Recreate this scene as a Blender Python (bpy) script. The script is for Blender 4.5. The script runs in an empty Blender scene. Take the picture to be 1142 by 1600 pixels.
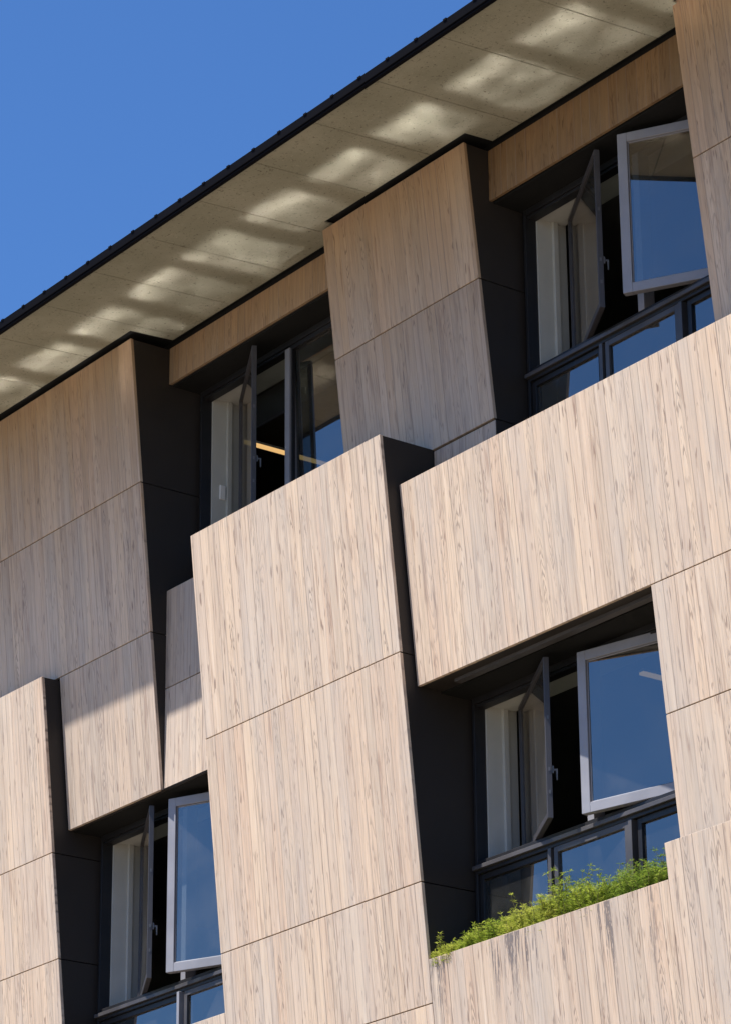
import bpy, bmesh, math, random
from mathutils import Vector, Matrix
random.seed(7)
scene = bpy.context.scene
COL = scene.collection
OU, OZ = 20.0, 1.6                      # facade coordinates (u along wall, y into wall, z) -> world


def W(u, y, z):
    return (u + OU, y, z + OZ)


# ------------------------------------------------------------------ node helpers
def new_mat(name):
    m = bpy.data.materials.new(name)
    m.use_nodes = True
    nt = m.node_tree
    nt.nodes.clear()
    out = nt.nodes.new('ShaderNodeOutputMaterial')
    return m, nt, out


class N:
    """tiny wrapper for building node graphs"""
    def __init__(self, nt):
        self.nt = nt

    def n(self, t, **kw):
        x = self.nt.nodes.new(t)
        for k, v in kw.items():
            setattr(x, k, v)
        return x

    def put(self, sock, v):
        if isinstance(v, bpy.types.NodeSocket):
            self.nt.links.new(v, sock)
        else:
            sock.default_value = v

    def math(self, op, a, b=0.0, c=None, clamp=False):
        x = self.n('ShaderNodeMath', operation=op, use_clamp=clamp)
        self.put(x.inputs[0], a)
        self.put(x.inputs[1], b)
        if c is not None:
            self.put(x.inputs[2], c)
        return x.outputs[0]

    def smooth(self, v, lo, hi, a=0.0, b=1.0):
        x = self.n('ShaderNodeMapRange', interpolation_type='SMOOTHSTEP')
        self.put(x.inputs['Value'], v)
        for k, q in (('From Min', lo), ('From Max', hi), ('To Min', a), ('To Max', b)):
            self.put(x.inputs[k], q)
        return x.outputs['Result']

    def lin(self, v, lo, hi, a=0.0, b=1.0):
        x = self.n('ShaderNodeMapRange')
        self.put(x.inputs['Value'], v)
        for k, q in (('From Min', lo), ('From Max', hi), ('To Min', a), ('To Max', b)):
            self.put(x.inputs[k], q)
        return x.outputs['Result']

    def xyz(self, x_, y_, z_):
        x = self.n('ShaderNodeCombineXYZ')
        for i, v in enumerate((x_, y_, z_)):
            self.put(x.inputs[i], v)
        return x.outputs[0]

    def noise(self, vec, scale=1.0, detail=3.0, rough=0.5, dist=0.0):
        x = self.n('ShaderNodeTexNoise')
        self.put(x.inputs['Vector'], vec)
        x.inputs['Scale'].default_value = scale
        x.inputs['Detail'].default_value = detail
        x.inputs['Roughness'].default_value = rough
        x.inputs['Distortion'].default_value = dist
        return x.outputs[0]

    def white(self, vec):
        x = self.n('ShaderNodeTexWhiteNoise', noise_dimensions='3D')
        self.put(x.inputs['Vector'], vec)
        return x.outputs['Value'], x.outputs['Color']

    def mix(self, fac, a, b, mode='MIX'):
        x = self.n('ShaderNodeMix', data_type='RGBA', blend_type=mode)
        self.put(x.inputs[0], fac)
        self.put(x.inputs[6], a)
        self.put(x.inputs[7], b)
        return x.outputs[2]

    def ramp(self, fac, stops):
        x = self.n('ShaderNodeValToRGB')
        self.put(x.inputs[0], fac)
        el = x.color_ramp.elements
        while len(el) < len(stops):
            el.new(0.5)
        for e, (p, c) in zip(el, stops):
            e.position = p
            e.color = (*c, 1)
        return x.outputs[0]

    def bump(self, h, dist, strength=1.0):
        x = self.n('ShaderNodeBump')
        x.inputs['Strength'].default_value = strength
        x.inputs['Distance'].default_value = dist
        self.put(x.inputs['Height'], h)
        return x.outputs[0]

    def principled(self, col, rough=0.6, metal=0.0, normal=None, spec=0.5):
        x = self.n('ShaderNodeBsdfPrincipled')
        self.put(x.inputs['Base Color'], col)
        self.put(x.inputs['Roughness'], rough)
        self.put(x.inputs['Metallic'], metal)
        self.put(x.inputs['Specular IOR Level'], spec)
        if normal is not None:
            self.put(x.inputs['Normal'], normal)
        return x.outputs[0]


PLANK = 0.104


def wood_mat(name, stains=False):
    m, nt, out = new_mat(name)
    g = N(nt)
    tc = g.n('ShaderNodeTexCoord').outputs['Object']
    s = g.n('ShaderNodeSeparateXYZ')
    g.put(s.inputs[0], tc)
    x, z = s.outputs[0], s.outputs[2]
    rnd = g.n('ShaderNodeObjectInfo').outputs['Random']
    r100 = g.math('MULTIPLY', rnd, 91.7)
    # slightly uneven plank widths
    wob = g.noise(g.xyz(g.math('MULTIPLY', x, 3.1), 0.0, 0.0), 1.0, 1.0)
    xs = g.math('ADD', g.math('DIVIDE', x, PLANK), g.math('MULTIPLY', wob, 1.5))
    pid = g.math('FLOOR', xs)
    fr = g.math('FRACT', xs)
    v1, c1 = g.white(g.xyz(pid, g.math('FLOOR', r100), 1.0))
    v2, _ = g.white(g.xyz(pid, g.math('FLOOR', r100), 5.0))
    v3, _ = g.white(g.xyz(pid, g.math('FLOOR', r100), 9.0))
    zoff = g.math('MULTIPLY', v1, 37.0)
    # a pale, rather even larch with pink, cream and silver boards
    tone = g.ramp(v2, [(0.0, (0.522, 0.404, 0.312)), (.22, (0.616, 0.455, 0.335)), (.42, (0.550, 0.424, 0.335)),
                       (.6, (0.638, 0.480, 0.353)), (.8, (0.533, 0.414, 0.326)), (1.0, (0.600, 0.429, 0.312))])
    # long soft streaks inside a board
    st = g.noise(g.xyz(g.math('MULTIPLY', x, 24.0), r100, g.math('ADD', g.math('MULTIPLY', z, .6), zoff)), 1.0, 4.0, .6, .4)
    col = g.mix(g.smooth(st, .45, .70, 0, .58), tone, (.41, .325, .265, 1))
    col = g.mix(g.smooth(st, .46, .26, 0, .6), col, (.70, .565, .45, 1))
    # cathedral grain: contour lines of a stretched noise
    cg = g.noise(g.xyz(g.math('MULTIPLY', x, 8.0), r100, g.math('ADD', g.math('MULTIPLY', z, .62), zoff)), 1.0, 1.0, .4, .25)
    ring = g.math('FRACT', g.math('MULTIPLY', cg, g.lin(v3, 0, 1, 9, 19)))
    line = g.math('MULTIPLY', g.smooth(ring, .0, .55, 1, 0), g.smooth(ring, .0, .1, 0, 1))
    fine = g.noise(g.xyz(g.math('MULTIPLY', x, 64.0), r100, g.math('MULTIPLY', z, 3.4)), 1.0, 4.0, .68)
    line = g.math('MULTIPLY', line, g.smooth(fine, .32, .62))
    line = g.math('MULTIPLY', line, g.smooth(v3, .25, .8, .22, .85))
    col = g.mix(g.math('MULTIPLY', line, .75), col, (.25, .185, .15, 1))
    # fibres
    col = g.mix(g.smooth(fine, .52, .74, 0, .42), col, (.36, .285, .235, 1))
    col = g.mix(g.smooth(fine, .46, .28, 0, .30), col, (.74, .62, .52, 1))
    # stacked chevrons where a flat-sawn board shows its heart
    xl = g.math('ADD', g.math('SUBTRACT', fr, .5), g.math('MULTIPLY', g.math('SUBTRACT', v1, .5), .3))
    ax = g.math('ABSOLUTE', xl)
    cw = g.noise(g.xyz(g.math('MULTIPLY', x, 30.0), r100, g.math('ADD', g.math('MULTIPLY', z, 2.2), zoff)), 1.0, 2.0, .6)
    sg = g.math('SUBTRACT', g.math('MULTIPLY', g.math('GREATER_THAN', v2, .5), 2.0), 1.0)
    arg = g.math('ADD', g.math('ADD', g.math('MULTIPLY', z, 11.5), zoff), g.math('ADD', g.math('MULTIPLY', g.math('MULTIPLY', ax, 6.0), sg), g.math('MULTIPLY', cw, 3.2)))
    cid = g.math('FLOOR', arg)
    cf = g.math('FRACT', arg)
    dv, _ = g.white(g.xyz(pid, cid, 3.0))
    chev = g.math('MULTIPLY', g.smooth(cf, .02, .14), g.smooth(cf, .58, .22))
    chev = g.math('MULTIPLY', chev, g.smooth(dv, .28, .62))
    chev = g.math('MULTIPLY', chev, g.smooth(ax, .30, .10))
    cp = g.noise(g.xyz(g.math('MULTIPLY', pid, 7.3), r100, g.math('MULTIPLY', z, .55)), 1.0, 1.0)
    chev = g.math('MULTIPLY', chev, g.math('MULTIPLY', g.smooth(cp, .46, .60), g.math('GREATER_THAN', v3, .35)))
    col = g.mix(g.math('MULTIPLY', chev, .80), col, (.20, .15, .125, 1))
    # short dark flecks
    fl = g.noise(g.xyz(g.math('MULTIPLY', x, 40.0), r100, g.math('ADD', g.math('MULTIPLY', z, 5.5), zoff)), 1.0, 1.5, .5, .3)
    fk = g.smooth(fl, .645, .735, 0, .80)
    col = g.mix(fk, col, (.22, .15, .118, 1))
    fl2 = g.noise(g.xyz(g.math('MULTIPLY', x, 26.0), g.math('ADD', r100, 20.), g.math('ADD', g.math('MULTIPLY', z, 1.6), zoff)), 1.0, 2.0, .55, .3)
    fk2 = g.smooth(fl2, .58, .70, 0, .62)
    col = g.mix(fk2, col, (.32, .215, .165, 1))
    # weathering: silver patches lower down, browner sheltered boards and painted shade below the eave
    wv = g.noise(g.xyz(g.math('MULTIPLY', x, 3.0), r100, g.math('MULTIPLY', z, .5)), 1.0, 2.0)
    col = g.mix(g.smooth(wv, .42, .75, 0, .35), col, (.465, .425, .39, 1))
    wa = g.n('ShaderNodeAttribute', attribute_type='OBJECT', attribute_name='weather').outputs['Fac']
    col = g.mix(g.math('MULTIPLY', wa, g.smooth(wv, .25, .6, .55, 1.0)), col, (.60, .60, .62, 1), 'MULTIPLY')
    col = g.mix(g.math('MULTIPLY', wa, .30), col, (.37, .355, .345, 1))
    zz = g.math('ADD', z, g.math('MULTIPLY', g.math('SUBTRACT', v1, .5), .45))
    dry_shade = g.smooth(zz, 11.7, 14.5, 0, 1.0)
    col = g.mix(dry_shade, col, (.66, .56, .44, 1), 'MULTIPLY')  # darkens the wood colour upward, standing in for shade under the soffit
    col = g.mix(g.math('MULTIPLY', dry_shade, .22), col, (.30, .215, .14, 1))
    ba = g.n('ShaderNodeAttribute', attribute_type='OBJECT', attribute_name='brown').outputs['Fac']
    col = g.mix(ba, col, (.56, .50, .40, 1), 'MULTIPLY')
    if stains:
        d = g.math('SUBTRACT', 6.146 + OZ, z)
        sx = g.noise(g.xyz(g.math('MULTIPLY', x, 4.6), 3.3, g.math('MULTIPLY', z, .25)), 1.0, 1.0, .5)
        ln = g.noise(g.xyz(g.math('MULTIPLY', x, 7.0), 8.1, 0.0), 1.0, 2.0, .6)
        th = g.noise(g.xyz(g.math('ADD', g.math('MULTIPLY', x, 34.0), g.math('MULTIPLY', z, -2.0)), 2.7, g.math('MULTIPLY', z, 1.5)), 1.0, 2.0, .6, .5)
        run = g.math('MULTIPLY', g.smooth(sx, .50, .59), g.smooth(d, g.lin(ln, .34, .66, .12, .95), 0.0))
        run = g.math('MULTIPLY', run, g.smooth(th, .47, .60))
        brk = g.noise(g.xyz(g.math('MULTIPLY', x, 60.0), 1.0, g.math('MULTIPLY', z, 14.0)), 1.0, 3.0, .7)
        run = g.math('MULTIPLY', run, g.smooth(brk, .34, .54))
        run = g.math('MULTIPLY', run, 1.6, None, True)
        run = g.math('MULTIPLY', run, g.smooth(g.math('ADD', x, 0), 4.0, 3.1))
        run = g.math('MULTIPLY', run, g.smooth(d, 0.0, 0.01))
        col = g.mix(g.math('MULTIPLY', run, .85), col, (.14, .12, .12, 1))
    col = g.mix(1.0, col, (.985, 1.0, .985, 1), 'MULTIPLY')
    # plank joints
    edge = g.math('MINIMUM', fr, g.math('SUBTRACT', 1.0, fr))
    jo = g.smooth(edge, .01, .055, 1, 0)
    jv = g.smooth(v1, .05, .95, .14, .85)
    col = g.mix(g.math('MULTIPLY', jo, jv), col, (.20, .155, .13, 1))
    h = g.math('SUBTRACT', g.math('MULTIPLY', st, .4), g.math('ADD', g.math('MULTIPLY', jo, 1.0), g.math('MULTIPLY', fk, .4)))
    bsdf = g.principled(col, .72, 0, g.bump(h, .0022, .8), .25)
    g.put(out.inputs[0], bsdf)
    return m


def soffit_mat():
    m, nt, out = new_mat('soffit_board')
    g = N(nt)
    tc = g.n('ShaderNodeTexCoord').outputs['Object']
    big = g.noise(tc, 1.6, 4.0, .55)
    mid = g.noise(tc, 9.0, 3.0, .6)
    col = g.mix(g.smooth(big, .35, .68), (.258, .248, .186, 1), (.312, .297, .228, 1))
    col = g.mix(g.smooth(mid, .55, .75, 0, .35), col, (.225, .205, .148, 1))
    sp = g.noise(tc, 38.0, 2.5, .65)
    sp2 = g.noise(tc, 23.0, 3.0, .7, .6)
    col = g.mix(g.smooth(sp, .60, .70, 0, .7), col, (.10, .09, .062, 1))
    col = g.mix(g.smooth(sp2, .62, .70, 0, .75), col, (.12, .10, .07, 1))
    lt = g.noise(tc, 40.0, 2.0, .6)
    col = g.mix(g.smooth(lt, .63, .72, 0, .4), col, (.44, .41, .32, 1))
    g.put(out.inputs[0], g.principled(col, .9, 0, g.bump(sp2, .003, .5), .15))
    return m


def paint_mat(name, col, rough, var=.15, metal=0.0, spec=.4, scale=3.0):
    m, nt, out = new_mat(name)
    g = N(nt)
    tc = g.n('ShaderNodeTexCoord').outputs['Object']
    a = g.noise(tc, scale, 4.0, .6)
    b = g.noise(tc, scale * 22, 2.0, .6)
    dark = tuple(c * (1 - var) for c in col) + (1,)
    lite = tuple(min(1, c * (1 + var)) for c in col) + (1,)
    c = g.mix(g.smooth(a, .3, .7), dark, lite)
    c = g.mix(g.smooth(b, .6, .8, 0, .25), c, dark)
    r = g.lin(a, .3, .7, rough - .06, rough + .06)
    g.put(out.inputs[0], g.principled(c, r, metal, g.bump(b, .0006, .3), spec))
    return m


def glass_mat(name='window_glass', base=.20, tint=(.48, .53, .53)):
    m, nt, out = new_mat(name)
    g = N(nt)
    tc = g.n('ShaderNodeTexCoord').outputs['Object']
    wav = g.noise(tc, 1.3, 1.0, .4)
    nrm = g.bump(wav, .006, .12)
    fres = g.n('ShaderNodeFresnel')
    fres.inputs['IOR'].default_value = 1.5
    fac = g.math('ADD', g.math('MULTIPLY', fres.outputs[0], 1.0 - base), base, clamp=True)
    bf = g.n('ShaderNodeNewGeometry').outputs['Backfacing']
    fac = g.math('MULTIPLY', fac, g.math('SUBTRACT', 1.0, bf))      # one coated outer face
    tr = g.n('ShaderNodeBsdfTransparent')
    tr.inputs[0].default_value = (*tint, 1)
    gl = g.n('ShaderNodeBsdfGlossy')
    gl.inputs['Color'].default_value = (1, .92, .86, 1)
    gl.inputs['Roughness'].default_value = 0.0
    g.put(gl.inputs['Normal'], nrm)
    mx = g.n('ShaderNodeMixShader')
    g.put(mx.inputs[0], fac)
    nt.links.new(tr.outputs[0], mx.inputs[1])
    nt.links.new(gl.outputs[0], mx.inputs[2])
    du = g.n('ShaderNodeBsdfDiffuse')
    du.inputs[0].default_value = (.55, .52, .48, 1)
    dn = g.noise(tc, 2.3, 5.0, .65, .4)
    m2 = g.n('ShaderNodeMixShader')
    g.put(m2.inputs[0], g.smooth(dn, .35, .75, .012, .05))
    nt.links.new(mx.outputs[0], m2.inputs[1])
    nt.links.new(du.outputs[0], m2.inputs[2])
    g.put(out.inputs[0], m2.outputs[0])
    return m


def emit_mat(name, col, st):
    m, nt, out = new_mat(name)
    e = nt.nodes.new('ShaderNodeEmission')
    e.inputs[0].default_value = (*col, 1)
    e.inputs[1].default_value = st
    nt.links.new(e.outputs[0], out.inputs[0])
    return m


def reflector_mat(name='reflector_glass'):
    m, nt, out = new_mat(name)
    g = N(nt)
    tc = g.n('ShaderNodeTexCoord').outputs['Object']
    sp = g.n('ShaderNodeSeparateXYZ')
    g.put(sp.inputs[0], tc)
    # reflectance shapes the soffit sun patches: strong outer strip, weaker uneven bands inward
    band = g.smooth(sp.outputs[1], CYA + .17, CYA + .36, 1.0, 0.0)
    patch_var = g.noise(g.xyz(g.math('MULTIPLY', sp.outputs[0], 1.1), g.math('MULTIPLY', sp.outputs[1], 4.2), 0.0), 1.0, 2.0, .5)
    r = g.math('ADD', g.math('MULTIPLY', band, CAN_R * .62), g.smooth(patch_var, .34, .68, CAN_R * .10, CAN_R * .52))
    gl = g.n('ShaderNodeBsdfGlossy')
    g.put(gl.inputs['Color'], g.xyz(r, r, g.math('MULTIPLY', r, 1.06)))
    gl.inputs['Roughness'].default_value = CAN_A
    wv = g.noise(tc, 1.9, 1.0, .4)
    g.put(gl.inputs['Normal'], g.bump(wv, CAN_W, 1.0))
    df = g.n('ShaderNodeBsdfDiffuse')
    df.inputs[0].default_value = (.02, .025, .04, 1)
    ad = g.n('ShaderNodeAddShader')
    nt.links.new(gl.outputs[0], ad.inputs[0])
    nt.links.new(df.outputs[0], ad.inputs[1])
    nt.links.new(ad.outputs[0], out.inputs[0])
    return m


def ground_mat():
    m, nt, out = new_mat('paving')
    g = N(nt)
    tc = g.n('ShaderNodeTexCoord').outputs['Object']
    br = g.n('ShaderNodeTexBrick')
    g.put(br.inputs['Vector'], tc)
    br.inputs['Scale'].default_value = 1.6
    br.inputs['Mortar Size'].default_value = .012
    br.inputs['Color1'].default_value = (.25, .20, .145, 1)
    br.inputs['Color2'].default_value = (.29, .235, .17, 1)
    br.inputs['Mortar'].default_value = (.18, .16, .13, 1)
    a = g.noise(tc, .7, 5.0, .6)
    c = g.mix(g.smooth(a, .35, .7, 0, .5), br.outputs[0], (.22, .18, .13, 1))
    g.put(out.inputs[0], g.principled(c, .85, 0, None, .3))
    return m


def leaf_mat(name, a, b, c):
    m, nt, out = new_mat(name)
    g = N(nt)
    at = g.n('ShaderNodeAttribute', attribute_name='shade').outputs['Fac']
    col = g.ramp(at, [(0, a), (.5, b), (1, c)])
    d = g.n('ShaderNodeBsdfDiffuse')
    t = g.n('ShaderNodeBsdfTranslucent')
    g.put(d.inputs[0], col)
    g.put(t.inputs[0], col)
    mx = g.n('ShaderNodeMixShader')
    mx.inputs[0].default_value = .35
    nt.links.new(d.outputs[0], mx.inputs[1])
    nt.links.new(t.outputs[0], mx.inputs[2])
    g.put(out.inputs[0], mx.outputs[0])
    return m


CAN_R, CAN_A, CAN_W = .58, .043, .0012
CYA = -4.89
M = dict(
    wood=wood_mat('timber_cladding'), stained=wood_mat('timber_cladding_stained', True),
    soffit=soffit_mat(),
    black=paint_mat('black_metal_panel', (.024, .0195, .017), .55, .12, 0, .35, 1.2),
    frame=paint_mat('black_window_frame', (.014, .0135, .015), .45, .15, 0, .35),
    rail=paint_mat('grey_window_rail', (.062, .058, .060), .4, .2, 0, .4),
    sash=paint_mat('grey_sash_metal', (.235, .235, .262), .42, .08, 0, .5),
    stile=paint_mat('dark_grey_sash', (.048, .045, .050), .42, .1, 0, .5),
    fascia=paint_mat('navy_roof_metal', (.004, .004, .006), .7, .1, 0, .04),
    liner=paint_mat('white_plaster', (.44, .44, .41), .8, .04, 0, .2),
    room=paint_mat('grey_plaster', (.13, .13, .125), .85, .08, 0, .2),
    core=paint_mat('dark_backing', (.010, .010, .010), .8, .1, 0, .2),
    glass=glass_mat(), lamp=emit_mat('lamp_glow', (1.0, .60, .23), .42),
    white=paint_mat('white_metal', (.7, .7, .68), .4, .04), steel=paint_mat('dull_steel', (.12, .12, .125), .4, .1, .3),
    blind=paint_mat('blind_fabric', (.05, .05, .052), .85, .1), plinth=paint_mat('concrete', (.32, .30, .27), .85, .15),
    soil=paint_mat('soil', (.055, .038, .024), .95, .3, 0, .1, 9),
    paving=ground_mat(), reflector=reflector_mat(),
)


# ------------------------------------------------------------------ mesh builder
class MB:
    def __init__(self):
        self.v, self.f, self.m = [], [], []

    def poly(self, pts, mat=0):
        i = len(self.v)
        self.v += [tuple(p) for p in pts]
        self.f.append(tuple(range(i, i + len(pts))))
        self.m.append(mat)

    def hexa(self, a, mat=0):
        """8 corners: 0-3 bottom ring, 4-7 top ring"""
        i = len(self.v)
        self.v += [tuple(p) for p in a]
        for q in ((3, 2, 1, 0), (4, 5, 6, 7), (0, 1, 5, 4), (1, 2, 6, 5), (2, 3, 7, 6), (3, 0, 4, 7)):
            self.f.append(tuple(i + k for k in q))
            self.m.append(mat)

    def box(self, u0, u1, y0, y1, z0, z1, mat=0):
        self.hexa([(u0, y0, z0), (u1, y0, z0), (u1, y1, z0), (u0, y1, z0),
                   (u0, y0, z1), (u1, y0, z1), (u1, y1, z1), (u0, y1, z1)], mat)

    def xform(self, mt, start=0):
        for k in range(start, len(self.v)):
            self.v[k] = tuple(mt @ Vector(self.v[k]))

    def build(self, name, mats, parent=None, bevel=0.0, world=True):
        me = bpy.data.meshes.new(name)
        vs = [W(*p) for p in self.v] if world else self.v
        me.from_pydata(vs, [], self.f)
        for mt in (mats if isinstance(mats, (list, tuple)) else [mats]):
            me.materials.append(mt)
        for p, k in zip(me.polygons, self.m):
            p.material_index = k
        bm = bmesh.new()
        bm.from_mesh(me)
        bmesh.ops.recalc_face_normals(bm, faces=bm.faces)
        bm.to_mesh(me)
        bm.free()
        o = bpy.data.objects.new(name, me)
        COL.objects.link(o)
        if parent is not None:
            o.parent = parent
        if bevel > 0:
            b = o.modifiers.new('bevel', 'BEVEL')
            b.width = bevel
            b.segments = 1
            b.limit_method = 'ANGLE'
        return o


def tag(o, label=None, cat=None, group=None, kind=None):
    for k, v in (('label', label), ('category', cat), ('group', group), ('kind', kind)):
        if v:
            o[k] = v
    return o


def empty(name, parent=None):
    o = bpy.data.objects.new(name, None)
    o.empty_display_size = .3
    COL.objects.link(o)
    if parent is not None:
        o.parent = parent
    return o


# ------------------------------------------------------------------ building
B = tag(empty('timber_clad_building'), 'office building clad in leaning pale timber boards with open pivot windows and a deep eave', 'building')

# leaning faces: y as a function of z
PL = dict(A=(-.033, 8.495, .0962), B=(-.016, 10.36, .1055), LM=(-.134, 6.151, .097),
          LR=(-.213, 8.303, .0935), BL=(-.350, 9.916, .099), V=(0, 0, 0))


def yl(pl, z):
    y0, z0, s = PL[pl]
    return y0 - s * (z - z0)


T = .030
GAP = .0045


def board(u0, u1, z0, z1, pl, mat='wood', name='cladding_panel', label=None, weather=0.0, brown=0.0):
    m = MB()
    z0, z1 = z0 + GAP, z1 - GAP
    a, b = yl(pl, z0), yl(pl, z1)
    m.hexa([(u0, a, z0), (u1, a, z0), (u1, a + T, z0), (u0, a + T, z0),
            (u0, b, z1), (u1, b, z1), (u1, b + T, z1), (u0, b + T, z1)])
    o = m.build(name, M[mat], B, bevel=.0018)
    o['weather'] = float(weather)
    o['brown'] = float(brown)
    if label:
        o['label'] = label
    return o


UL0, UL1 = -28.0, -23.170
UM0, UM1 = -20.410, -18.462
UR0 = -15.900
LM0, LM1 = -21.975, -19.262
LR0 = -19.240
RX = -11.5
# upper left
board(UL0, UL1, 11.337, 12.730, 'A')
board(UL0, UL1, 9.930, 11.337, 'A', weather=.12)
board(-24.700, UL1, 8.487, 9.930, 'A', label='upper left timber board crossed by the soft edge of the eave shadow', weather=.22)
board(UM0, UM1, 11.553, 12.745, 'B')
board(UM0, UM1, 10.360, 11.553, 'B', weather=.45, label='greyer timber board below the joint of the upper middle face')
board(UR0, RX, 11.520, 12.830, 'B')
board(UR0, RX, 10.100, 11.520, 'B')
# lower, standing further out
for a, b in ((8.568, 10.376), (6.747, 8.568), (5.815, 6.747), (4.2, 5.815)):
    board(LM0, LM1, a, b, 'LM')
board(LR0, RX, 8.303, 9.973, 'LR')
board(-16.482, RX, 7.341, 8.303, 'LR')
board(-16.482, RX, 6.0, 7.341, 'LR')
board(LM1 + .006, -16.522, 4.2, 6.150, 'LM', 'stained', label='timber board below the planter with dark run-off stains')
board(-16.520, RX, 4.2, 6.406, 'LM', 'stained')
for a, b in ((8.262, 9.916), (7.296, 8.262), (5.815, 7.296), (4.2, 5.815)):
    board(UL0, -24.722, a, b, 'BL')
board(-24.72, LM0 - .006, 4.2, 6.268, 'LM')
# recessed upright boards and lintels
board(-23.205, -21.6, 9.425, 10.355, 'V', weather=.6)
board(-23.205, -21.6, 8.487, 9.425, 'V', weather=.22)
board(-19.256, -18.464, 9.3, 10.357, 'V', weather=.6)
board(-15.85, -15.2, 9.3, 10.357, 'V')
PL['L'] = (-.014, 0, 0)
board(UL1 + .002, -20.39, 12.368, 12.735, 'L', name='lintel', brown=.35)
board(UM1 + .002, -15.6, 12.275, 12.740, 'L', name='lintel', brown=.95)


# dark returns on the right-hand side of the leaning faces
def reveal(u, cuts, pl, yb=.335):
    for a, b in zip(cuts[1:], cuts[:-1]):
        m = MB()
        z0, z1 = a + GAP, b - GAP
        e = .004
        m.hexa([(u - .03, yl(pl, z0) + T + .001, z0), (u, yl(pl, z0) + e, z0), (u, yb, z0), (u - .03, yb, z0),
                (u - .03, yl(pl, z1) + T + .001, z1), (u, yl(pl, z1) + e, z1), (u, yb, z1), (u - .03, yb, z1)])
        m.build('reveal_panel', M['black'], B)


reveal(UL1 - .001, (12.726, 11.337, 9.930, 8.487), 'A')
reveal(UM1 - .001, (12.741, 11.553, 10.360), 'B')
reveal(UM1 - .001, (10.360, 9.60), 'V')
reveal(LM1 - .001, (10.372, 8.568, 6.747, 5.9), 'LM')
reveal(-24.723, (9.912, 8.262, 7.296, 5.9), 'BL')

# solid wall behind, with four window openings
WIN = dict(W0=(-23.170, 10.30, 12.36), W1=(-18.462, 9.60, 12.27), W2=(-24.722, 6.0, 8.487), W3=(-19.262, 6.0, 8.300))
WW = 2.77
m = MB()
y0, y1 = .034, .46


def seg(z0, z1, holes):
    u = UL0
    for a, b in sorted(holes):
        m.box(u, a - .032, y0, y1, z0, z1)
        u = b
    m.box(u, RX, y0, y1, z0, z1)


seg(-1.6, 6.0, [])
seg(6.0, 8.300, [(-24.722, -24.722 + WW), (-19.262, -19.262 + WW)])
seg(8.300, 8.487, [(-24.722, -24.722 + WW)])
seg(8.487, 9.60, [])
seg(9.60, 10.30, [(-18.462, -18.462 + WW)])
seg(10.30, 12.27, [(-23.17, -23.17 + WW), (-18.462, -18.462 + WW)])
seg(12.27, 12.36, [(-23.17, -23.17 + WW)])
seg(12.36, 13.3, [])
m.build('wall', M['core'], B)
# end walls, back wall, plinth
m = MB()
m.box(UL0, UL0 + .3, .47, 12, -1.6, 13.3)
m.box(RX - .3, RX, .47, 12, -1.6, 13.3)
m.box(UL0 + .301, RX - .301, 11.7, 12, -1.6, 13.3)
m.build('wall', M['plinth'], B)
m = MB()
m.box(UL0, RX, -.02, .03, -1.6, 4.19)
m.build('plinth', M['plinth'], B)
# ledges closing the tops of the projecting faces and the undersides over openings
m = MB()
m.box(LM0, LM1 - .035, yl('LM', 10.376) + T, -.002, 10.33, 10.350)
m.build('ledge', M['black'], B)
m = MB()
m.box(LR0, -15.6, yl('LR', 9.5) + T + .004, -.002, 9.55, 9.570)
m.build('ledge', M['black'], B)
m = MB()
m.box(UL0, -24.722, yl('BL', 9.9) + T, yl('A', 9.9) - .002, 9.85, 9.870)
m.build('ledge', M['black'], B)
m = MB()
m.box(-16.5, RX, yl('LM', 6.406) + T, yl('LR', 6.4) - .003, 6.36, 6.38)
m.build('ledge', M['black'], B)
m = MB()
m.box(-24.69, LM0 - .02, yl('LM', 6.25) + T, .30, 6.20, 6.22)
m.build('ledge', M['black'], B)
m = MB()
m.box(LR0 + .002, -16.484, yl('LR', 8.31) + T + .001, .033, 8.312, 8.330)          # over the lower right window
m.build('head_lining', M['black'], B)
m = MB()
m.box(-19.24 + .30, -16.484, -.085, -.02, 8.285, 8.311)
m.build('head_lining', M['rail'], B)
m = MB()
m.box(-24.695, -21.98, .0, .033, 8.491, 8.505)
m.build('head_lining', M['black'], B)
m = MB()
m.box(UL1 + .002, -20.39, .017, .033, 12.372, 12.385)
m.build('head_lining', M['black'], B)
# pairs of dark fixings under the lintel lining
# planter box
m = MB()
m.box(LM1 + .004, -16.50, .20, .23, 5.8, 6.10)
m.build('planter_back', M['black'], B)
m = MB()
m.box(LM1 + .004, -16.50, yl('LM', 6.1) + T + .002, .199, 5.8, 6.06)
m.build('planter_soil', M['soil'], B)

# ------------------------------------------------------------------ plants in the trough
LEAF = dict(
    y=leaf_mat('yellow_green_leaf', (.17, .22, .03), (.40, .44, .07), (.62, .60, .16)),
    g=leaf_mat('fresh_green_leaf', (.09, .14, .018), (.28, .36, .045), (.54, .56, .11)),
    d=leaf_mat('deep_green_leaf', (.06, .11, .018), (.19, .28, .04), (.44, .49, .09)))
STEM = paint_mat('herb_stem', (.16, .15, .05), .8, .2)


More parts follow.
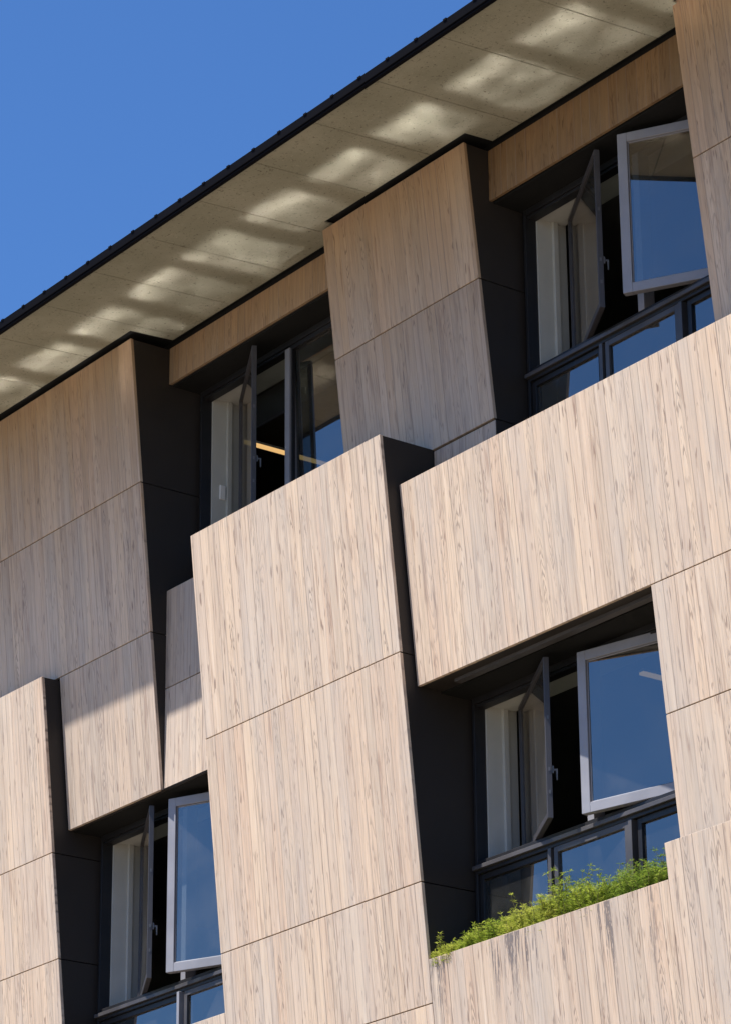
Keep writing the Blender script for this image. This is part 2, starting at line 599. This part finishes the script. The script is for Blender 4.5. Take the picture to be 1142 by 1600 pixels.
def herb(u, y, h, w, kind, label, stems, wisp=0.0, seed=0):
    rg = random.Random(seed)
    t = tag(empty('planter_herb'), label, 'plant', 'herbs along the planter')
    t.location = W(u, y - .005, 6.07)
    sm, lm = MB(), MB()
    shade = []
    for s_ in range(int(stems * 2.7)):
        a = rg.uniform(0, 2 * math.pi)
        rr = w * math.sqrt(rg.random())
        p = Vector((math.cos(a) * rr, math.sin(a) * rr * .42, 0))
        hh = h * rg.uniform(.45, 1.0) * (1 - .35 * (rr / w) ** 2)
        if rg.random() < wisp:
            hh *= rg.uniform(1.15, 1.55)
        lean = Vector((math.cos(a) * .55 * rr / w + rg.uniform(-.25, .25), rg.uniform(-.3, .25), 1.0))
        d = lean.normalized()
        n = 7
        step = hh / n
        tone = rg.random()
        for k in range(n):
            q = p + d * step
            sw = .0022 * (1 - k / n) + .0009
            sm.hexa([(p.x - sw, p.y - sw, p.z), (p.x + sw, p.y - sw, p.z), (p.x + sw, p.y + sw, p.z), (p.x - sw, p.y + sw, p.z),
                     (q.x - sw * .8, q.y - sw * .8, q.z), (q.x + sw * .8, q.y - sw * .8, q.z), (q.x + sw * .8, q.y + sw * .8, q.z), (q.x - sw * .8, q.y + sw * .8, q.z)])
            d = (d + Vector((rg.uniform(-.16, .16), rg.uniform(-.16, .16), rg.uniform(-.10, .06)))).normalized()
            p = q
            for j in range(13 if k > 0 else 7):
                b = rg.uniform(0, 2 * math.pi)
                out = Vector((math.cos(b), math.sin(b), rg.uniform(-.1, 1.5))).normalized()
                L_ = rg.uniform(.026, .070) * (1.1 - .45 * k / n)
                side = out.cross(Vector((rg.uniform(-1, 1), rg.uniform(-1, 1), rg.uniform(-1, 1)))).normalized() * L_ * rg.uniform(.035, .075)
                tip = p + out * L_ + Vector((0, 0, -L_ * .2))
                mid = p + out * L_ * .5
                lm.poly([p, mid + side, tip, mid - side])
                shade.append(min(1, max(0, .15 + .45 * (k / n) + rg.uniform(-.25, .3) + .3 * (tone - .5))))
    sm.build('stems', STEM, t, world=False)
    lo_ = lm.build('foliage', LEAF[kind], t, world=False)
    at = lo_.data.attributes.new('shade', 'FLOAT', 'FACE')
    at.data.foreach_set('value', shade)


herb(-19.12, -.05, .19, .15, 'y', 'low yellowish herb at the tip of the planter beside the dark return panel', 46, .05, 1)
herb(-18.86, .02, .25, .17, 'g', 'fresh green herb second from the dark return panel below the left lower pane', 60, .1, 2)
herb(-18.58, -.01, .27, .17, 'g', 'bushy green herb standing below the left lower pane before the mullion', 60, .1, 3)
herb(-18.30, .00, .30, .17, 'y', 'yellow-green herb in front of the first lower mullion', 62, .12, 4)
herb(-18.02, -.02, .31, .18, 'y', 'yellow-green herb at the left of the middle lower pane', 66, .1, 5)
herb(-17.74, .03, .38, .16, 'g', 'tall wispy herb with thin shoots rising over the middle lower pane', 50, .35, 6)
herb(-17.44, -.01, .30, .17, 'g', 'green herb in front of the second lower mullion', 60, .12, 7)
herb(-17.16, .02, .31, .17, 'd', 'deep green dense herb right of the second lower mullion', 62, .1, 8)
herb(-16.88, .00, .33, .17, 'd', 'deep green herb below the right lower pane', 62, .12, 9)
herb(-16.64, .04, .32, .12, 'd', 'dark herb squeezed against the stepped-up timber board at the end of the planter', 46, .15, 10)

# ------------------------------------------------------------------ eave, roof
PH = math.radians(3.6)
SZ0 = 12.790


def sz(y):
    return SZ0 + math.tan(PH) * y


EY = -1.500
m = MB()
STH = .012
us = [-23.809 - .829 * k for k in range(6)][::-1] + [-23.809 + .829 * k for k in range(1, 16)]
us = [u for u in us if UL0 - .6 < u < RX + .4]
us = [UL0 - .6] + us + [RX + .4]


def inner_y(u):
    for a, b, pl in ((UL0 - 1, UL1 + .075, 'A'), (UM0 + .09, UM1 + .085, 'B'), (UR0 + .05, RX + 1, 'B')):
        if a <= u <= b:
            return yl(pl, 12.74) - .050
    return -.030


brk = sorted(set(us + [UL1 + .075, UM0 + .09, UM1 + .085, UR0 + .05]))
for a, b in zip(brk[:-1], brk[1:]):
    g0 = .0035 if any(abs(a - q) < 1e-6 for q in us) else 0
    g1 = .0035 if any(abs(b - q) < 1e-6 for q in us) else 0
    yi = inner_y((a + b) / 2)
    a2, b2 = a + g0, b - g1
    m.hexa([(a2, EY, sz(EY)), (b2, EY, sz(EY)), (b2, yi, sz(yi)), (a2, yi, sz(yi)),
            (a2, EY, sz(EY) + STH), (b2, EY, sz(EY) + STH), (b2, yi, sz(yi) + STH), (a2, yi, sz(yi) + STH)])
m.build('soffit', M['soffit'], B)
m = MB()
a, b = UL0 - .6, RX + .4
m.hexa([(a, EY, sz(EY) + .02), (b, EY, sz(EY) + .02), (b, .033, sz(0) + .03), (a, .033, sz(0) + .03),
        (a, EY, sz(EY) + .03), (b, EY, sz(EY) + .03), (b, .033, sz(0) + .05), (a, .033, sz(0) + .05)])
m.build('soffit_backing', M['core'], B)
roof = empty('roof', B)
m = MB()
zt = 12.752
m.hexa([(a, EY - .050, zt - .062), (b, EY - .050, zt - .062), (b, EY - .001, zt - .066), (a, EY - .001, zt - .066),
        (a, EY - .058, zt - .002), (b, EY - .058, zt - .002), (b, EY - .001, zt), (a, EY - .001, zt)])
m.hexa([(a, EY - .040, zt - .082), (b, EY - .040, zt - .082), (b, EY - .001, zt - .082), (a, EY - .001, zt - .082),
        (a, EY - .040, zt - .0665), (b, EY - .040, zt - .0665), (b, EY - .001, zt - .0665), (a, EY - .001, zt - .0665)])
m.build('fascia', M['fascia'], roof, bevel=.003)
m = MB()
ty = 6.0
rz = zt + (ty - EY) * math.tan(math.radians(4.5))
m.hexa([(a, EY - .055, zt + .001), (b, EY - .055, zt + .001), (b, ty, rz), (a, ty, rz),
        (a, EY - .055, zt + .010), (b, EY - .055, zt + .010), (b, ty, rz + .01), (a, ty, rz + .01)])
m.hexa([(a, ty + .001, rz), (b, ty + .001, rz), (b, 12.4, zt + .1), (a, 12.4, zt + .1),
        (a, ty + .001, rz + .01), (b, ty + .001, rz + .01), (b, 12.4, zt + .11), (a, 12.4, zt + .11)])
m.build('roof_sheet', M['fascia'], roof)
u = -23.209 - .3632 * 13
while u < b:
    m = MB()
    w = .018
    m.hexa([(u - w, EY - .062, zt + .0105), (u + w, EY - .062, zt + .0105), (u + w, ty, rz + .0105), (u - w, ty, rz + .0105),
            (u - w * .5, EY - .062, zt + .013), (u + w * .5, EY - .060, zt + .013), (u + w * .5, ty, rz + .020), (u - w * .5, ty, rz + .020)])
    m.box(u - .020, u + .020, EY - .064, EY - .0605, zt - .004, zt + .013)
    m.build('roof_seam', M['fascia'], roof)
    u += .3632


# ------------------------------------------------------------------ windows
R = math.radians


def frame_ring(m, u0, u1, y0, y1, z0, z1, w, mat=0, wb=None):
    wb = wb or w
    m.box(u0, u0 + w, y0, y1, z0, z1, mat)
    m.box(u1 - w, u1, y0, y1, z0, z1, mat)
    m.box(u0 + w, u1 - w, y0, y1, z1 - w, z1, mat)
    m.box(u0 + w, u1 - w, y0, y1, z0, z0 + wb, mat)


def sash(parent, L, cu, zb, zt_, ang, lever=False, half=.62):
    fw = .030 if lever else .078
    hd = .022 if lever else .030
    """vertical pivot sash, turned so that its outer (left or right) stile swings out"""
    cy = .345
    mt = Matrix.Translation((L + cu, cy, 0)) @ Matrix.Rotation(ang, 4, 'Z')
    m = MB()
    frame_ring(m, -half, half, -hd, hd, zb, zt_, fw, wb=max(fw, .05))
    # a thin glazing bead step
    k = fw + .001
    frame_ring(m, -half + k, half - k, -.014, .014, zb + max(k, .051), zt_ - k, .008)
    m.xform(mt)
    fr = m.build('sash_frame', M['stile' if lever else 'sash'], parent, bevel=.003)
    m = MB()
    m.box(-half + k + .002, half - k - .002, -.006, .006, zb + max(k, .051) + .002, zt_ - k - .002)
    m.xform(mt)
    m.build('pane', M['glass'], parent)
    if lever:
        m = MB()
        zc = zb + (zt_ - zb) * .30
        m.box(half - .027, half - .009, hd + .001, .038, zc - .030, zc + .030)
        m.box(half - .026, half - .012, .038, .066, zc - .008, zc + .008)
        m.hexa([(half - .026, .056, zc - .080), (half - .014, .056, zc - .080), (half - .014, .066, zc - .080), (half - .026, .066, zc - .080),
                (half - .027, .052, zc + .007), (half - .012, .052, zc + .007), (half - .012, .068, zc + .007), (half - .027, .068, zc + .007)])
        m.xform(mt)
        m.build('handle', M['steel'], parent, bevel=.002)
        # lock plate and keeps on the edge of the free stile
        for k in (.16, .30, .62):
            m = MB()
            zc = zb + (zt_ - zb) * k
            m.box(half + .0005, half + .0030, -.008, .008, zc - .014, zc + .014)
            m.xform(mt)
            m.build('lock_keep', M['steel'], parent)
    return fr


def window(L, zs, zh, zr, al, ar, lights=3, right_closed=False):
    """outer frame at L..L+WW, sill zs, head zh, transom centre zr"""
    m = MB()
    ya, yb = .300, .420
    # left jamb built up of three steps
    m.box(L + .001, L + .030, ya + .036, yb, zs, zh)
    m.box(L + .031, L + .062, ya + .010, yb, zs, zh)
    m.box(L + WW - .062, L + WW, ya + .010, yb, zs, zh)
    m.box(L + .063, L + WW - .063, ya + .010, yb, zh - .052, zh)
    m.box(L + .063, L + WW - .063, ya + .030, yb, zh - .075, zh - .0525)
    m.box(L + .063, L + WW - .063, ya + .010, yb, zs, zs + .06)
    fr = m.build('window', M['frame'], B, bevel=.002)
    # transom with a drip edge
    m = MB()
    m.box(L + .032, L + WW - .064, ya - .022, yb, zr - .030, zr + .004)
    m.box(L + .0635, L + WW - .064, ya + .012, yb, zr + .0045, zr + .046, 1)
    m.box(L + .0635, L + WW - .064, ya + .006, yb, zr - .060, zr - .0305, 1)
    m.build('transom', [M['rail'], M['frame']], fr, bevel=.003)
    # upper mullion
    mc = L + 1.422
    m = MB()
    m.box(mc - .036, mc + .036, ya + .010, yb, zr + .0465, zh - .0755)
    m.build('mullion', M['sash'], fr, bevel=.002)
    # two upper sashes
    sash(fr, L, .755, zr + .052, zh - .058, -al, lever=True, half=.605)
    if right_closed:
        m = MB()
        frame_ring(m, mc + .0365, L + WW - .063, ya + .03, ya + .06, zr + .047, zh - .076, .016)
        m.build('glazing_bead', M['frame'], fr)
        m = MB()
        tl = (zh - zr) * math.tan(R(1.2))
        m.hexa([(mc + .040, ya + .064 + tl, zr + .050), (L + WW - .066, ya + .064 + tl, zr + .050), (L + WW - .066, ya + .076 + tl, zr + .050), (mc + .040, ya + .076 + tl, zr + .050),
                (mc + .040, ya + .064, zh - .078), (L + WW - .066, ya + .064, zh - .078), (L + WW - .066, ya + .076, zh - .078), (mc + .040, ya + .076, zh - .078)])
        m.build('pane', M['glass'], fr)
    else:
        sash(fr, L, 2.080, zr + .052, zh - .058, ar)
    # three lower lights
    for k in range(lights):
        pitch = 2.7735 / lights
        a = L + .064 + k * pitch
        b = a + pitch - .1245
        if k < lights - 1:
            mm = MB()
            mm.box(b + .062, b + .100, ya - (.004 if lights == 3 else .03), yb, zs + .061, zr - .061)
            mm.build('lower_mullion', M['rail' if lights == 3 else 'sash'], fr, bevel=.002)
        mm = MB()
        st = (.012 if k != 1 else -.014)
        frame_ring(mm, a, b + (.055 if k < lights - 1 else -.02), ya + .02 + st, ya + .075 + st, zs + .061, zr - .062, .045)
        lf = mm.build('lower_sash', M['frame' if k != 1 else 'rail'], fr, bevel=.002)
        mm = MB()
        mm.box(a + .046, b + (.008 if k < lights - 1 else -.066), ya + .042 + st, ya + .054 + st, zs + .107, zr - .108)
        mm.build('pane', M['glass'], fr)
    # white lining inside the opening
    m = MB()
    m.box(L - .05, L + .075, yb + .002, .728, zs, zh + .06)
    m.box(L + .0755, L + WW - .08, yb + .002, .70, zh - .045, zh + .05)
    m.box(L + .0755, L + .105, .575, .62, zs, zh - .0455)
    m.box(L + WW - .079, L + WW, yb + .002, .72, zs, zh + .06)
    m.build('window_lining', M['liner'], fr)
    return fr


R = math.radians
window(WIN['W0'][0], 10.30, 12.36, 10.70, R(29), 0, right_closed=True)
window(WIN['W1'][0], 9.60, 12.27, 10.795, R(30), R(29.6))
window(WIN['W2'][0], 6.00, 8.487, 6.825, R(29), R(24), lights=2)
window(WIN['W3'][0], 6.00, 8.300, 6.925, R(30), R(13.5))

# interiors: two storeys behind the wall
for z0, z1 in ((5.2, 8.75), (9.4, 12.62)):
    m = MB()
    m.box(UL0 + .31, RX - .31, .73, 9.0, z0 - .1, z0)
    m.box(UL0 + .31, RX - .31, .73, 9.0, z1, z1 + .1)
    m.box(UL0 + .31, RX - .31, 8.9, 9.0, z0 + .001, z1 - .001)
    m.build('room', M['room'], B)

# ------------------------------------------------------------------ things inside
def lamp(u, ya, yb, z, label):
    t = tag(empty('linear_lamp'), label, 'lamp')
    t.location = W(u, (ya + yb) / 2, z)
    o1 = MB(); o1.box(-.030, .030, ya - (ya + yb) / 2, yb - (ya + yb) / 2, .010, .034)
    o1.build('housing', M['white'], t, world=False, bevel=.003)
    o2 = MB(); o2.box(-.026, .026, ya - (ya + yb) / 2 + .004, yb - (ya + yb) / 2 - .004, -.010, .0098)
    o2.build('diffuser', M['lamp'], t, world=False)
    h = 12.62 if z > 9 else 8.75
    for y in (ya + .2, yb - .2):
        o3 = MB()
        yy = y - (ya + yb) / 2
        o3.box(-.003, .003, yy - .003, yy + .003, .0345, h - z)
        o3.build('hanger', M['steel'], t, world=False)
    return t


lamp(-23.345, .80, 3.2, 12.10, 'lit linear pendant lamp seen through the open window of the upper left bay')
lamp(-17.98, .99, 2.4, 8.30, 'linear pendant lamp seen in the swung pane above the planted ledge')
lamp(-23.6, 1.6, 3.0, 8.2, 'linear pendant lamp inside the lowest window at the left')

t = tag(empty('roller_blind'), 'dark roller blind half lowered behind the upper left window', 'blind')
m = MB(); m.box(-22.95, -20.5, .745, .752, 12.03, 12.33)
m.build('fabric', M['blind'], t)
m = MB(); m.box(-22.95, -20.5, .738, .759, 12.005, 12.0295)
m.build('bottom_bar', M['stile'], t)
m = MB(); m.box(UL1 + .0760, UL1 + .095, .50, .56, 11.33, 11.47)
tag(m.build('wall_sensor', M['white'], None, bevel=.004), 'small white sensor box on the pale lining of the upper left window', 'sensor')

m = MB(); m.box(-17.30, -16.78, 1.05, 1.08, 6.9, 7.55)
t = tag(empty('monitor'), 'dark flat screen standing inside behind the middle gap of the window above the planter', 'monitor')
m.build('screen', M['frame'], t)
m = MB(); frame_ring(m, -17.32, -16.76, 1.04, 1.085, 6.88, 7.57, .0195)
m.build('bezel', M['stile'], t)
m = MB(); m.box(-17.09, -16.99, 1.086, 1.12, 6.3, 7.1)
m.build('stand', M['stile'], t)

# ------------------------------------------------------------------ ground, and an unseen reflector added to throw sun onto the soffit
m = MB()
m.poly([(-400, -400, -1.6), (400, -400, -1.6), (400, 400, -1.6), (-400, 400, -1.6)])
tag(m.build('ground', M['paving']), None, None, None, 'structure')

SUN = Vector((-.25, -1.0, 2.28)).normalized()
t = tag(empty('added_reflector'), 'unseen row of mirror panes added in front of the building to throw sun onto the soffit', 'reflector')
CZ = 3.9
PW = .66
def mirror(u, y, z):
    k = (z - CZ) / SUN.z
    return u + SUN.x * k, y + SUN.y * k
for k in range(13):
    ul = -26.14 + .923 * k
    ua, ya = mirror(ul, -.95, 12.73)
    mid = ul + PW / 2
    inner = -.45 if mid < UL1 - .1 else (-.33 if UM0 - .2 < mid < UM1 + .1 else -.10)
    ub, yb = mirror(ul, inner, 12.78)
    m = MB()
    m.box(ua, ua + PW, ya, yb, CZ - .012, CZ)
    pn = m.build('pane', M['reflector'], t)
m = MB()
yb = mirror(0, -.02, 12.78)[1]
m.box(-27.4, -15.2, yb + .05, yb + .13, CZ - .14, CZ - .02)
m.build('beam', M['frame'], t)
m = MB()
m.box(-27.4, -15.2, ya - .13, ya - .05, CZ - .14, CZ - .02)
m.build('beam', M['frame'], t)
for u in [-27.3 + .923 * k for k in range(14)]:
    m = MB()
    m.box(u - .012, u + .012, ya - .049, yb + .049, CZ - .10, CZ - .02)
    m.build('bar', M['frame'], t)
for u in (-27.2, -25.0, -22.1, -18.8, -15.5):
    for y in (yb + .09, ya - .09):
        m = MB(); m.box(u - .04, u + .04, y - .035, y + .035, -1.6, CZ - .141)
        m.build('post', M['frame'], t)


# ------------------------------------------------------------------ light, sky, camera
w = bpy.data.worlds.new('World')
scene.world = w
w.use_nodes = True
nt = w.node_tree
bg = nt.nodes['Background']
sky = nt.nodes.new('ShaderNodeTexSky')
sky.sky_type = 'NISHITA'
sky.sun_disc = False
sky.sun_elevation = math.asin(SUN.z)
sky.sun_rotation = math.atan2(SUN.x, SUN.y)
sky.altitude = 0
sky.air_density = 1.0
sky.dust_density = 0.0
sky.ozone_density = 3.0
tn = nt.nodes.new('ShaderNodeMix')
tn.data_type = 'RGBA'
tn.blend_type = 'MULTIPLY'
tn.inputs[0].default_value = 1.0
tn.inputs[7].default_value = (.385, .605, .875, 1)
nt.links.new(sky.outputs[0], tn.inputs[6])
nt.links.new(tn.outputs[2], bg.inputs[0])
bg.inputs[1].default_value = .096
ld = bpy.data.lights.new('sun', 'SUN')
ld.energy = 5.0
ld.angle = R(.53)
ld.color = (1, .955, .89)
lo = bpy.data.objects.new('sun', ld)
lo.rotation_euler = SUN.to_track_quat('Z', 'Y').to_euler()
lo.location = (0, -30, 60)
COL.objects.link(lo)

cd = bpy.data.cameras.new('camera')
cd.sensor_fit = 'VERTICAL'
cd.sensor_height = 36
cd.lens = 5132.4257 / 1600 * 36
cd.clip_start = .5
cd.clip_end = 3000
co = bpy.data.objects.new('camera', cd)
RM = ((0.5939235123651162, 0.8044850044597776, -0.007664141128374919),
      (0.3048925594683243, -0.21625548547928544, 0.9275096183765283),
      (-0.7445101669156293, 0.5532065099033727, 0.37372070956770836))
mt = Matrix(((RM[0][0], RM[1][0], -RM[2][0], OU), (RM[0][1], RM[1][1], -RM[2][1], -15.0),
             (RM[0][2], RM[1][2], -RM[2][2], OZ), (0, 0, 0, 1)))
co.matrix_world = mt
COL.objects.link(co)
scene.camera = co

scene.view_settings.view_transform = 'Standard'
scene.view_settings.look = 'None'
scene.view_settings.exposure = 0.96
scene.view_settings.gamma = 1
cy = scene.cycles
scene.render.filter_size = 1.1
cy.use_denoising = True
cy.denoiser = 'OPENIMAGEDENOISE'
cy.max_bounces = 10
cy.transparent_max_bounces = 24
cy.diffuse_bounces = 5
cy.glossy_bounces = 5
cy.caustics_reflective = True
cy.blur_glossy = 0.0
cy.sample_clamp_indirect = 0.0
cy.use_guiding = True
cy.use_surface_guiding = True
cy.use_volume_guiding = False
